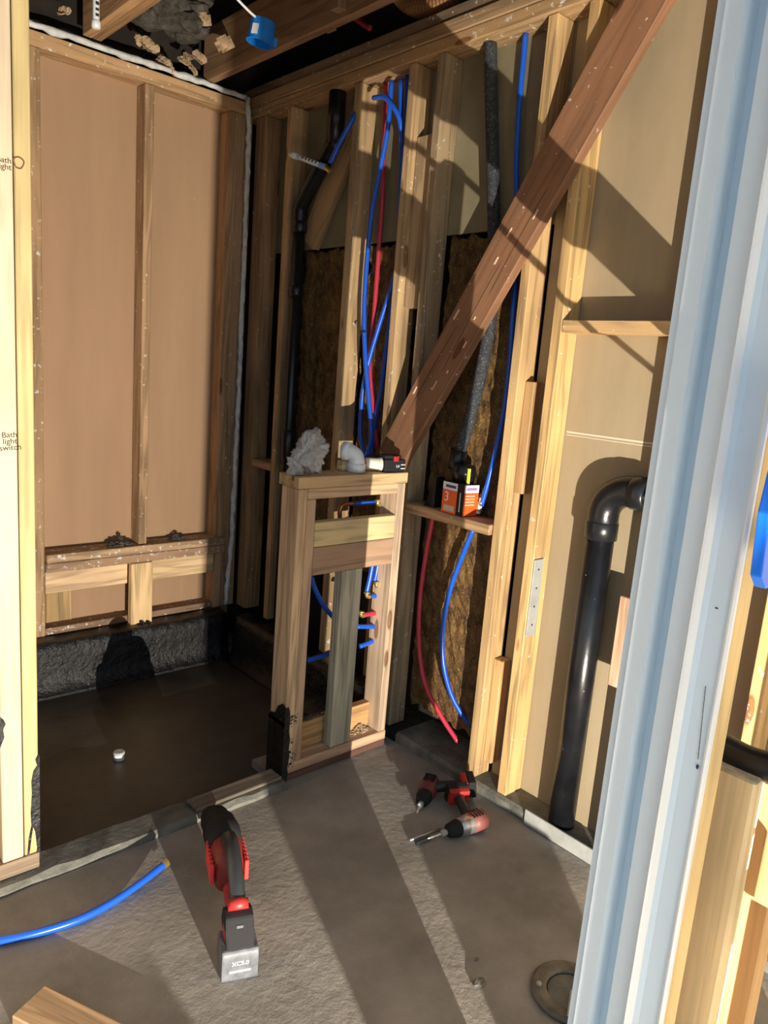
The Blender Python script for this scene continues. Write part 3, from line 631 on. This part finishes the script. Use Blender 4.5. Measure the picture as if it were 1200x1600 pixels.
# box and fittings on the cross block (top z = .990)
ZL = .991
bx = empty('carton_box', (2.03, 1.79, ZL), 'small orange and white printed cardboard box standing on the cross block', 'box')
P = [at(689, 788, 'x', 1.992), at(711, 797, 'x', 1.985), at(724, 800, 'x', 1.985), at(742, 772, 'x', 2.01)]
a0 = Vector((1.990, at(690, 790, 'x', 1.99).y, 0)); a1 = Vector((1.988, at(712, 795, 'x', 1.988).y, 0)); a2 = Vector((1.990, at(723, 798, 'x', 1.99).y, 0)); a3 = Vector((2.055, a2.y - .010, 0)); a4 = Vector((2.065, a0.y, 0))
Hh = .118
base = [a0, a1, a2, a3, a4]
def panel(p, q, z0, z1, off, mat, name, inset0=0, inset1=0):
    d = (q - p); n = Vector((d.y, -d.x, 0)).normalized()
    if n.dot(Vector((-1, -.7, 0))) < 0: n = -n
    a = p + d * inset0 + n * off; b = q - d * inset1 + n * off; lc = bx.location
    bm = prism([a + Vector((0, 0, z0)), b + Vector((0, 0, z0)), b + Vector((0, 0, z1)), a + Vector((0, 0, z1))], -n * off * .9)
    bmesh.ops.translate(bm, verts=bm.verts, vec=(-lc.x, -lc.y, 0)); return obj(name, bm, mat, CX)
bm = prism([b - Vector((bx.location.x, bx.location.y, 0)) for b in base], (0, 0, Hh), .0012, 1); CX = obj('carton', bm, M_black, bx)
panel(a0, a1, .002, .086, .0010, M_orange, 'orange_panel'); panel(a0, a1, .087, .115, .0010, M_white, 'white_panel')
panel(a2, a3, .002, .086, .0010, M_orange, 'orange_panel'); panel(a2, a3, .087, .115, .0010, M_white, 'white_panel')
panel(a0, a1, .010, .030, .0016, plain('pale_grey', (.55, .5, .5), .6), 'picture', .15, .12)
panel(a0, a1, .096, .106, .0016, plain('navy', (.05, .06, .2), .6), 'brand_line', .2, .1)
panel(a2, a3, .096, .106, .0016, plain('violet', (.35, .2, .5), .6), 'brand_line', .15, .15)
for k in range(4): panel(a2, a3, .040 + k * .011, .045 + k * .011, .0016, plain('pale_orange', (.9, .45, .3), .6), 'text_line', .08, .25)
panel(a1, a2, .015, .085, .0010, plain('grey_arrow', (.5, .5, .5), .5), 'arrow_bar', .4, .45)
d = (a1 - a0).normalized(); n = Vector((-abs(d.y), 0, 0)).normalized()
mm_ = Matrix((d, Vector((0, 0, 1)), d.cross(Vector((0, 0, 1))))).transposed().to_4x4()
text('numeral', '3', .050, M_white, CX, Matrix.Translation(a0 + (a1 - a0) * .32 + Vector((-.0022, 0, .060)) - Vector((bx.location.x, bx.location.y, 0))) @ mm_)
bm = prism([v_ - bx.location for v_ in (at(722, 744, 'x', 1.995) + Vector((0, 0, 0)), at(745, 738, 'x', 1.999), at(742, 762, 'x', 1.999), at(722, 766, 'x', 1.995))], (.0006, 0, 0))
bm.free()
bf = empty('pipe_coupling', (2.040, at(722, 770, 'x', 2.04).y, ZL + .1185), 'black ribbed rubber coupling with a yellow tab resting on the orange box', 'fitting')
bm = bmesh.new(); lathe(bm, [(.033, 0), (.041, .002), (.042, .03), (.044, .034), (.042, .038), (.041, .058), (.037, .062), (.02, .063)], 28); obj('sleeve', bm, M_absc, bf, smooth=True)
obj('tab', bbox(-.03, -.022, -.052, -.042, -.004, .056, .001), M_yellow, bf)
tag(obj('pipe_wedge', prism([Vector((2.01, 1.925, ZL)), Vector((2.01, 1.985, ZL)), Vector((2.01, 1.965, ZL + .03)), Vector((2.01, 1.925, ZL + .12))], (.05, 0, 0), .004), M_absc), 'black plastic wedge standing left of the orange box on the cross block', 'fitting')

# ================================================================== LEFT POST
def scr(o, txt, x, z, size, y): text('handwriting', txt, size, M_chalk, o, Matrix.Translation((x - o.location.x, y - o.location.y, z - o.location.z)) @ Matrix.Rotation(math.pi / 2, 4, 'X') @ Matrix.Rotation(.06, 4, 'Z') @ Matrix.Shear('XY', 4, (.25, 0)), space=.8)
LF = wood((.86, .66, .42), 'z', .80); LF2 = wood((.84, .64, .30), 'z', .78)
p1_ = lumber('door_post', .508, .562, 2.0, 2.088, .072, 2.75, wood((.60, .50, .36), 'z', .80, knots=False), 'pale new pine post with pencil notes, at the left edge of the shower opening', 'post')
scr(p1_, 'Bath\nlight\nswitch', .545, 1.245, .020, 1.9995)
scr(p1_, 'Bath\nlight', .543, 1.895, .018, 1.9995)
p2_ = lumber('door_post', .565, .603, 2.0, 2.088, .072, 2.75, wood((.60, .48, .23), 'z', .74, knots=False), 'yellow new pine stud with a dark knot, tar dripped on its foot', 'post')
bm = bmesh.new()
rings = [[bm.verts.new((r * math.cos(a) * (1 + .12 * math.sin(3 * a)), -.0006, r * math.sin(a) * 1.1)) for a in (2 * math.pi * k / 20 for k in range(20))] for r in (.0130, .0098)]
for k in range(20): bm.faces.new((rings[0][k], rings[0][(k + 1) % 20], rings[1][(k + 1) % 20], rings[1][k]))
r = bmesh.ops.extrude_face_region(bm, geom=list(bm.faces)); bmesh.ops.translate(bm, verts=[q for q in r['geom'] if isinstance(q, bmesh.types.BMVert)], vec=(0, .0008, 0))
kn = obj('knot', bm, plain('knot_dark', (.12, .05, .025), .7), p2_); kn.location = at(29, 254, 'y', 2.0) - p2_.location
def drip(L):
    return prism([at(a, b, 'y', 1.9985) for a, b in L], (0, .0025, 0))
bm = drip([(59, 1180), (55, 1187), (58, 1196), (52, 1205), (49, 1222), (50, 1240), (48, 1270), (49, 1290), (45, 1310), (42, 1345), (43, 1370), (45, 1345), (49, 1312), (52, 1292), (55, 1300), (58, 1325), (55, 1345), (60, 1370), (61, 1380), (63, 1380), (62, 1180)])
tag(obj('tar_drip', bm, M_tar), 'black tar dripping down the right edge of the yellow pine stud', 'tar')
bm = drip([(0, 1120), (6, 1125), (9, 1131), (5, 1140), (7, 1152), (0, 1170), (-6, 1170), (-6, 1120)]); tag(obj('tar_drip', bm, M_tar), 'small tar blot left of the pale pine post', 'tar')
lumber('sole_plate', -1.0, .603, 1.995, 2.09, .025, .071, WX((.34, .25, .17)), 'bottom plate under the two new pine posts at the left edge', 'plate')
lumber('wall_board', -.9, .500, 2.03, 2.06, .072, 2.6, WZ((.56, .44, .30)), 'pale board wall left of the new pine posts', 'board')
# scrap of plate on the curb
sc = obj('wood_scrap', bbox(-.17, .17, -.035, .035, 0, .012, .003), wood((.20, .17, .13), 'x'), None, (1.255, 2.02, .024)); sc.rotation_euler = (0, 0, .03)
tag(sc, 'grey weathered slat lying on the shower curb beside the half wall', 'board')

# ================================================================== DOOR JAMB AND NEAR WALL
prof = [(.862, .446), (.832, .446), (.826, .444), (.826, .434), (.820, .432), (.8195, .411), (.848, .409), (.848, .386), (.8185, .386), (.8175, .362), (.8178, .3515), (.8195, .345), (.8200, .322), (.8235, .322), (.8235, .384), (.862, .384)]
jb = empty('door_jamb', (.84, .38, 0), 'tall pale bluish white door jamb with ridges, filling the right of the picture', 'door jamb')
bm = prism([Vector((x - .84, y - .38, .0)) for x, y in prof], (0, 0, 2.6)); JF = obj('frame', bm, M_jamb, jb)
bm = prism([Vector((x - .84, y - .38, .0)) for x, y in [(.8185, .3215), (.8165, .321), (.8155, .3185), (.818, .316), (.8235, .316), (.8235, .3215)]], (0, 0, 2.6)); obj('edge_bead', bm, M_bead_highlight, jb)
bm = prism([Vector((x - .84, y - .38, .0)) for x, y in [(.8176, .3605), (.8095, .3595), (.8075, .3580), (.8095, .3555), (.8177, .3520)]], (0, 0, 2.6)); obj('ridge_highlight', bm, M_bead_highlight, jb)  # painted highlight: whiter strip stands in for the gloss line
def onj(px, py): p = at(px, py, 'x', .8192); return Vector((-.0215, p.y - .38, p.z))
bm = bmesh.new(); tube(bm, [onj(1103, 1072), onj(1100, 1100), onj(1096, 1140), onj(1091, 1186)], .0004, 6)
q = onj(1090, 1198); bmesh.ops.create_icosphere(bm, subdivisions=1, radius=.0018, matrix=Matrix.Translation(q) @ Matrix.Diagonal((.4, 1, 1.8, 1)))
q = onj(1120, 950); bmesh.ops.create_icosphere(bm, subdivisions=1, radius=.0016, matrix=Matrix.Translation(q) @ Matrix.Diagonal((.4, 1.3, .7, 1)))
q = onj(1014, 1098 + 290); bmesh.ops.create_icosphere(bm, subdivisions=1, radius=.0016, matrix=Matrix.Translation(q) @ Matrix.Diagonal((.4, 1, 1, 1)))
obj('scratch', bm, M_ink, JF)
lumber('trimmer_stud', .8245, .862, .3165, .383, 0.0, 2.6, wood((.88, .64, .30), 'z', .72), 'yellow trimmer stud fixed to the right side of the white door jamb', 'stud')
lumber('short_stud', .8875, .920, .285, .44, 0.0, 1.052, wood((.90, .68, .38), 'z', .7), 'tan stud ending under the black pipe, right of the white door jamb', 'stud')
lumber('short_stud', 1.010, 1.046, .279, .317, 0.0, 1.0, wood((.60, .36, .15), 'z'), 'orange brown board at the lower right corner, right of the tan stud', 'stud')
pp = [at(1130, 1170, 'x', .925), at(1170, 1190, 'x', .925), at(1215, 1203, 'x', .925), at(1260, 1214, 'x', .925)]
tag(obj('drain_pipe', tb(pp, .0195, 24), M_absc, smooth=True), 'black pipe crossing above the tan stud at the right edge', 'pipe')
outer = [(1222, 660), (1203, 720), (1183, 800), (1171, 898), (1178, 916), (1240, 890)]; inn = [(1240, 872), (1203, 889), (1192, 878), (1193, 850), (1207, 790), (1235, 700)]
bm = prism([at(a, b, 'y', .290) for a, b in outer + inn], (0, -.012, 0), .002, 2)
tag(obj('plastic_bracket', bm, M_brightblue), 'bright blue plastic piece with a rounded cutout, at the right edge', 'bracket')

# ================================================================== ON THE FLOOR
# blue pipe on floor
fp = [Vector((x, y, .012 + dz)) for (x, y, dz) in [(*at(a, b, 'z', .012).xy, dz) for a, b, dz in ((-60, 1478, 0), (0, 1470, 0), (60, 1457, 0), (120, 1438, 0), (170, 1413, .0), (215, 1385, .004), (256, 1356, .010))]]
t = empty('pex_pipe', fp[3], 'blue pipe lying on the concrete floor at the left, brass ring on its end', 'pipe')
obj('tube', tb([p - fp[3] for p in fp], .0105, 14), M_blue, t, smooth=True)
e = fp[-1] - fp[3]; dv = (fp[-1] - fp[-2]).normalized()
obj('crimp_ring', tb([e - dv * .004, e + dv * .012], .0125, 14, sm=False), M_brass, t)
# scrap board lower left
c = [at(70, 1540, 'z', .03), at(10, 1590, 'z', .03), at(190, 1599, 'z', .03)]
ux = (c[2] - c[0]).normalized(); uy = Vector((-ux.y, ux.x, 0)); uy = -uy if uy.dot(c[1] - c[0]) < 0 else uy
ang = math.atan2(ux.y, ux.x); sg = 1 if uy.dot(Vector((-math.sin(ang), math.cos(ang), 0))) > 0 else -1
b = bbox(0, .42, 0 if sg > 0 else -.092, .092 if sg > 0 else 0, 0, .03, .002)
sb = obj('wood_scrap', b, wood((.52, .35, .20), 'x'), None, (c[0].x, c[0].y, .001)); sb.rotation_euler = (0, 0, ang)
tag(sb, 'wooden board end lying on the floor in the bottom left corner', 'board')
# drain plug in shower
dr = empty('drain_stub', (*at(186, 1182, 'z', -.02).xy, -.03), 'small white capped drain stub standing in the dark shower floor', 'drain')
bm = bmesh.new(); lathe(bm, [(.019, 0), (.019, .022)], 20); obj('pipe', bm, M_pvc, dr)
bm = bmesh.new(); lathe(bm, [(.021, .022), (.0215, .028), (.018, .031)], 20); obj('cap', bm, plain('grey_white', (.5, .52, .54), .5), dr)
# toilet flange
fc = at(893, 1548, 'z', .012); fl_ = empty('floor_flange', (fc.x, fc.y, .0), 'round dark floor flange sunk in the concrete beside the foot of the door jamb', 'flange')
bm = bmesh.new(); seg = 40; prof = [(.098, .001), (.100, .010), (.090, .016), (.070, .013), (.062, .012), (.060, .001)]
rings = [[bm.verts.new((r * math.cos(6.28318 * k / seg), r * math.sin(6.28318 * k / seg), z)) for k in range(seg)] for r, z in prof]
for a, b in zip(rings, rings[1:] + rings[:1]):
    for k in range(seg): bm.faces.new((a[k], a[(k + 1) % seg], b[(k + 1) % seg], b[k]))
obj('ring', bm, speck('dirty_metal', (.05, .045, .035), (.20, .18, .15), 12, .45, bump=.4), fl_, smooth=True)
bm = bmesh.new(); lathe(bm, [(.058, .001), (.058, .006), (.04, .009), (.001, .010)], 32); obj('plug', bm, M_curb, fl_)
obj('bar', bbox(-.088, -.006, -.003, .003, .0165, .020, .001), M_steel, fl_).rotation_euler = (0, 0, .5)
bm = bmesh.new(); lathe(bm, [(.007, .016), (.007, .021), (.003, .023)], 6, Matrix.Translation((-.055, .06, 0))); obj('bolt', bm, M_steel, fl_)
# small stones on floor
for k, (a, b_, s, lb) in enumerate(((748, 1538, .018, 'small stone-like crumb in a chip of the concrete floor, left of the floor flange'), (745, 1500, .006, 'tiny crumb above the chipped spot in the concrete floor'), (300, 1252, .008, 'small dark crumb on the curb above the red saw'))):
    p = at(a, b_, 'z', 0 if b_ > 1300 else .034); bm = bmesh.new(); r = bmesh.ops.create_icosphere(bm, subdivisions=2, radius=s)
    for v_ in bm.verts: v_.co = Vector((v_.co.x * 1.2, v_.co.y * .8, v_.co.z * .25 + s * .25)) + Vector([random.uniform(-.1, .1) * s for _ in range(3)])
    tag(obj('crumb', bm, M_curb, None, (p.x, p.y, p.z + .001)), lb, 'debris')

# ------------------------------------------------ reciprocating saw
B0 = Vector((.868, 1.345, 0)); NT = Vector((1.085, 1.865, 0)); ang = math.atan2(NT.y - B0.y, NT.x - B0.x)
S = empty('reciprocating_saw', (B0.x, B0.y, .001), 'red and black cordless reciprocating saw standing on the concrete floor', 'power tool', rz=ang)
bm = bmesh.new()
pr = [(-.012, .0), (.085, .0), (.085, .065), (.070, .080), (-.006, .080), (-.012, .07)]
SB = obj('battery', prism([Vector((x, -.045, z)) for x, z in pr], (0, .090, 0), .005, 2), M_grey, S)
text('battery_print', 'XC5.0', .016, M_white, SB, Matrix.Translation((-.0125, 0, .048)) @ Matrix.Rotation(-math.pi / 2, 4, 'Z') @ Matrix.Rotation(math.pi / 2, 4, 'X'))
bm = bmesh.new(); box(bm, -.0132, -.0120, -.026, .026, .024, .030); obj('battery_line', bm, plain('faded_print', (.5, .5, .5), .6), SB)
pr = [(-.006, .081), (.088, .081), (.10, .10), (.085, .135), (.055, .15), (.028, .145), (.012, .115)]
SH = obj('battery_housing', prism([Vector((x, -.035, z)) for x, z in pr], (0, .070, 0), .006, 2), M_black, S)
bm = bmesh.new(); box(bm, .016, .020, -.008, .008, .118, .130, Matrix.Rotation(0, 4, 'Y')); obj('latch_mark', bm, M_grey, SH)
for s in (-1, 1):
    obj('side_latch', bbox(.02, .06, .030 * s - .006, .030 * s + .006, .084, .112, .003, 2), M_red, S)
obj('neck_ring', tb([(.050, 0, .146), (.068, 0, .162)], .026, 20, sm=False), M_red, S, smooth=True)
obj('grip', tb([(.060, 0, .155), (.10, 0, .188), (.15, 0, .212), (.20, 0, .222), (.24, 0, .216), (.27, 0, .195)], [.020] * 41, 20), M_grip, S, smooth=True)
obj('lower_loop', tb([(.070, 0, .10), (.12, 0, .092), (.18, 0, .088), (.24, 0, .10)], .018, 16), plain('deep_red', (.34, .02, .02), .5), S, smooth=True)
obj('trigger', bbox(.175, .215, -.010, .010, .178, .204, .004, 2), M_red, S)
obj('motor_body', section_loft([(.205, .120, .026, .040), (.225, .124, .040, .060), (.29, .128, .046, .066), (.345, .126, .046, .064)], 24), plain('worn_dark_red', (.20, .018, .015), .5), S, smooth=True)
obj('gear_case', section_loft([(.290, .130, .048, .067), (.36, .130, .050, .070), (.41, .120, .046, .062), (.43, .115, .044, .056)], 24), M_black, S, smooth=True)
obj('rubber_boot', section_loft([(.425, .115, .048, .060), (.45, .108, .048, .058), (.51, .085, .040, .048), (.555, .068, .043, .046), (.575, .062, .040, .043), (.582, .060, .030, .034)], 24), M_black, S, smooth=True)
for s in (-1, 1):
    g = bmesh.new()
    for k in range(7): box(g, .215 + k * .017, .226 + k * .017, (.041 if s > 0 else -.052), (.052 if s > 0 else -.041), .10, .158)
    bevel(g, .002); obj('vent_grille', g, plain('bright_red', (.70, .05, .04), .45), S)
obj('shoe', prism([Vector((.565, -.028, .02)), Vector((.60, -.022, .012)), Vector((.60, .022, .012)), Vector((.565, .028, .02))], (0, 0, .05), .003), M_steel, S)

# ------------------------------------------------ two drills
def tool(name, loc, rz, label, bodymat, nose, handle_a, size=1.0, bitlen=.06, silver=False):
    T = empty(name, loc, label, 'power tool', rz=rz)
    X = Matrix.Rotation(math.pi / 2, 4, 'Y')
    bm = bmesh.new(); lathe(bm, [(.012, -.085), (.029, -.082), (.033, -.06), (.033, .0), (.030, .012), (.024, .03)], 24, X); obj('motor_body', bm, bodymat, T, smooth=True)
    bm = bmesh.new(); lathe(bm, [(.027, .018), (.029, .03), (.022, .062), (.012, .072)], 24, X); obj('nose_cone', bm, nose, T, smooth=True)
    bm = bmesh.new(); lathe(bm, [(.010, .07), (.011, .09), (.006, .094)], 14, X); obj('chuck', bm, M_steel, T, smooth=True)
    bm = bmesh.new(); lathe(bm, [(.0035, .092), (.0035, .092 + bitlen), (.0015, .098 + bitlen)], 8, X); obj('driver_bit', bm, M_silver, T)
    c, s = math.cos(handle_a), math.sin(handle_a); hd = Vector((-.35, c, s)).normalized(); b0 = Vector((-.035, 0, 0))
    obj('handle', tb([b0 + hd * .02, b0 + hd * .07, b0 + hd * .125], [.020] * 8 + [.019] * 9, 16), M_grip, T, smooth=True)
    q = hd.to_track_quat('Z', 'X').to_matrix().to_4x4(); q.translation = b0 + hd * .118
    bm = bmesh.new(); box(bm, -.028, .028, -.036, .036, 0, .022, q); bevel(bm, .004, 2); obj('foot', bm, M_red, T)
    bm = bmesh.new(); box(bm, -.030, .030, -.040, .040, .0225, .050, q); bevel(bm, .005, 2); obj('battery', bm, M_black, T)
    g = bmesh.new()
    for k in range(4): box(g, -.07 + k * .012, -.064 + k * .012, -.02, .02, .031, .0345)
    obj('vent_slots', g, M_black, T)
    return T
a1_ = at(666, 1236, 'z', .04)
tool('impact_driver', (a1_.x, a1_.y, .0345), (lambda d: math.atan2(d.y, d.x))(at(650, 1288, 'z', .035) - at(672, 1238, 'z', .035)), 'dark red impact driver lying on the floor, its nose toward the camera', plain('dusty_red', (.16, .035, .03), .5), M_black, math.radians(8), bitlen=.035)
a2_ = at(724, 1288, 'z', .04)
T2 = tool('cordless_drill', (a2_.x, a2_.y, .0345), (lambda d: math.atan2(d.y, d.x))(at(640, 1312, 'z', .035) - at(730, 1280, 'z', .035)), 'grey and red cordless drill lying on the floor, long bit pointing left', M_silver, M_black, math.radians(172), bitlen=.05)
for k, (dx, dz) in enumerate(((-.03, 0), (-.062, 0))):
    bm = bmesh.new(); lathe(bm, [(.0125, 0), (.0125, .0012)], 18, Matrix.Translation((dx, .0, .0325)) @ Matrix.Diagonal((1, 1.2, 1, 1))); obj('red_badge', bm, M_red, T2)
bm = bmesh.new(); lathe(bm, [(.034, -.084), (.0345, -.03)], 24, Matrix.Rotation(math.pi / 2, 4, 'Y'))
obj('rear_shell', bm, plain('dusty_grey_red', (.22, .07, .06), .5), T2, smooth=True)
db = at(668, 1306, 'z', .01)
t = obj('drill_bit', tb([at(640, 1313, 'z', .006), at(688, 1295, 'z', .006)], .0045, 8, sm=False), M_silver, smooth=True); tag(t, 'thin metal bit lying on the floor left of the grey drill', 'drill bit')
t = obj('screwdriver_bit', tb([at(650, 1318, 'z', .008), at(655, 1316, 'z', .008), at(672, 1309, 'z', .008)], [.002] + [.007] * 16, 10), M_black, smooth=True); tag(t, 'small black bit holder on the floor below the thin metal bit', 'drill bit')

# ================================================================== UNSEEN SHADOW CASTERS ADDED BEYOND THE FRAME, BESIDE THE LAMP
M_caster = plain('dark_shadow_caster', (.05, .055, .065), .6)  # dark tone so the added shadow casters bounce little light
lumber('shadow_post', .535, .579, -.40, -.385, 0, 1.1, M_caster, 'unseen slim dark post added in front of the work lamp to cast shadow', 'post')  # added unseen: keeps lamp light off the jamb, casts the wide band
lumber('shadow_post', .792, .815, .08, .098, 0, 1.0, M_caster, 'unseen slim dark post added at the left end of the long shadow rail', 'post')  # added unseen, carries the shadow-casting rails
lumber('shadow_post', 1.40, 1.445, .102, .13, 0, 1.0, M_caster, 'unseen dark post added at the right end of the long shadow rail', 'post')  # added unseen, carries the far end of the long rail
lumber('shadow_post', .893, .930, .06, .098, 0, .72, M_caster, 'unseen short dark post added right of the camera to cast shadow', 'post')  # added unseen, shades the orange board and part of the floor
lumber('shadow_block', .665, .765, -.32, -.28, 0, .196, M_caster, 'unseen dark block added right of the work lamp to shade the floor', 'block')  # added unseen, low so that only the floor goes dark
lumber('shadow_block', .365, .472, -.32, -.28, 0, .196, M_caster, 'unseen dark block added left of the work lamp to shade the floor', 'block')  # added unseen, darkens the floor at the left
lumber('shadow_rail', .8155, 1.45, .08, .10, .907, .988, M_caster, 'unseen flat dark rail added outside the door to cast a shadow band', 'rail')  # added unseen, casts the band across brace and wallboard
lumber('shadow_rail', .8155, .900, .102, .112, .725, .812, M_caster, 'unseen short dark rail added under the long one to cast shadow', 'rail')  # added unseen, continues the shadow band to the left
tag(obj('power_cable', tb([(.817, .09, .845), (.95, .09, .858), (1.05, .09, .833), (1.2, .09, .838), (1.40, .09, .85)], .004, 8), M_black), 'unseen black cable added under the long rail to cast a thin shadow', 'cable')  # added unseen, only for its thin shadow line
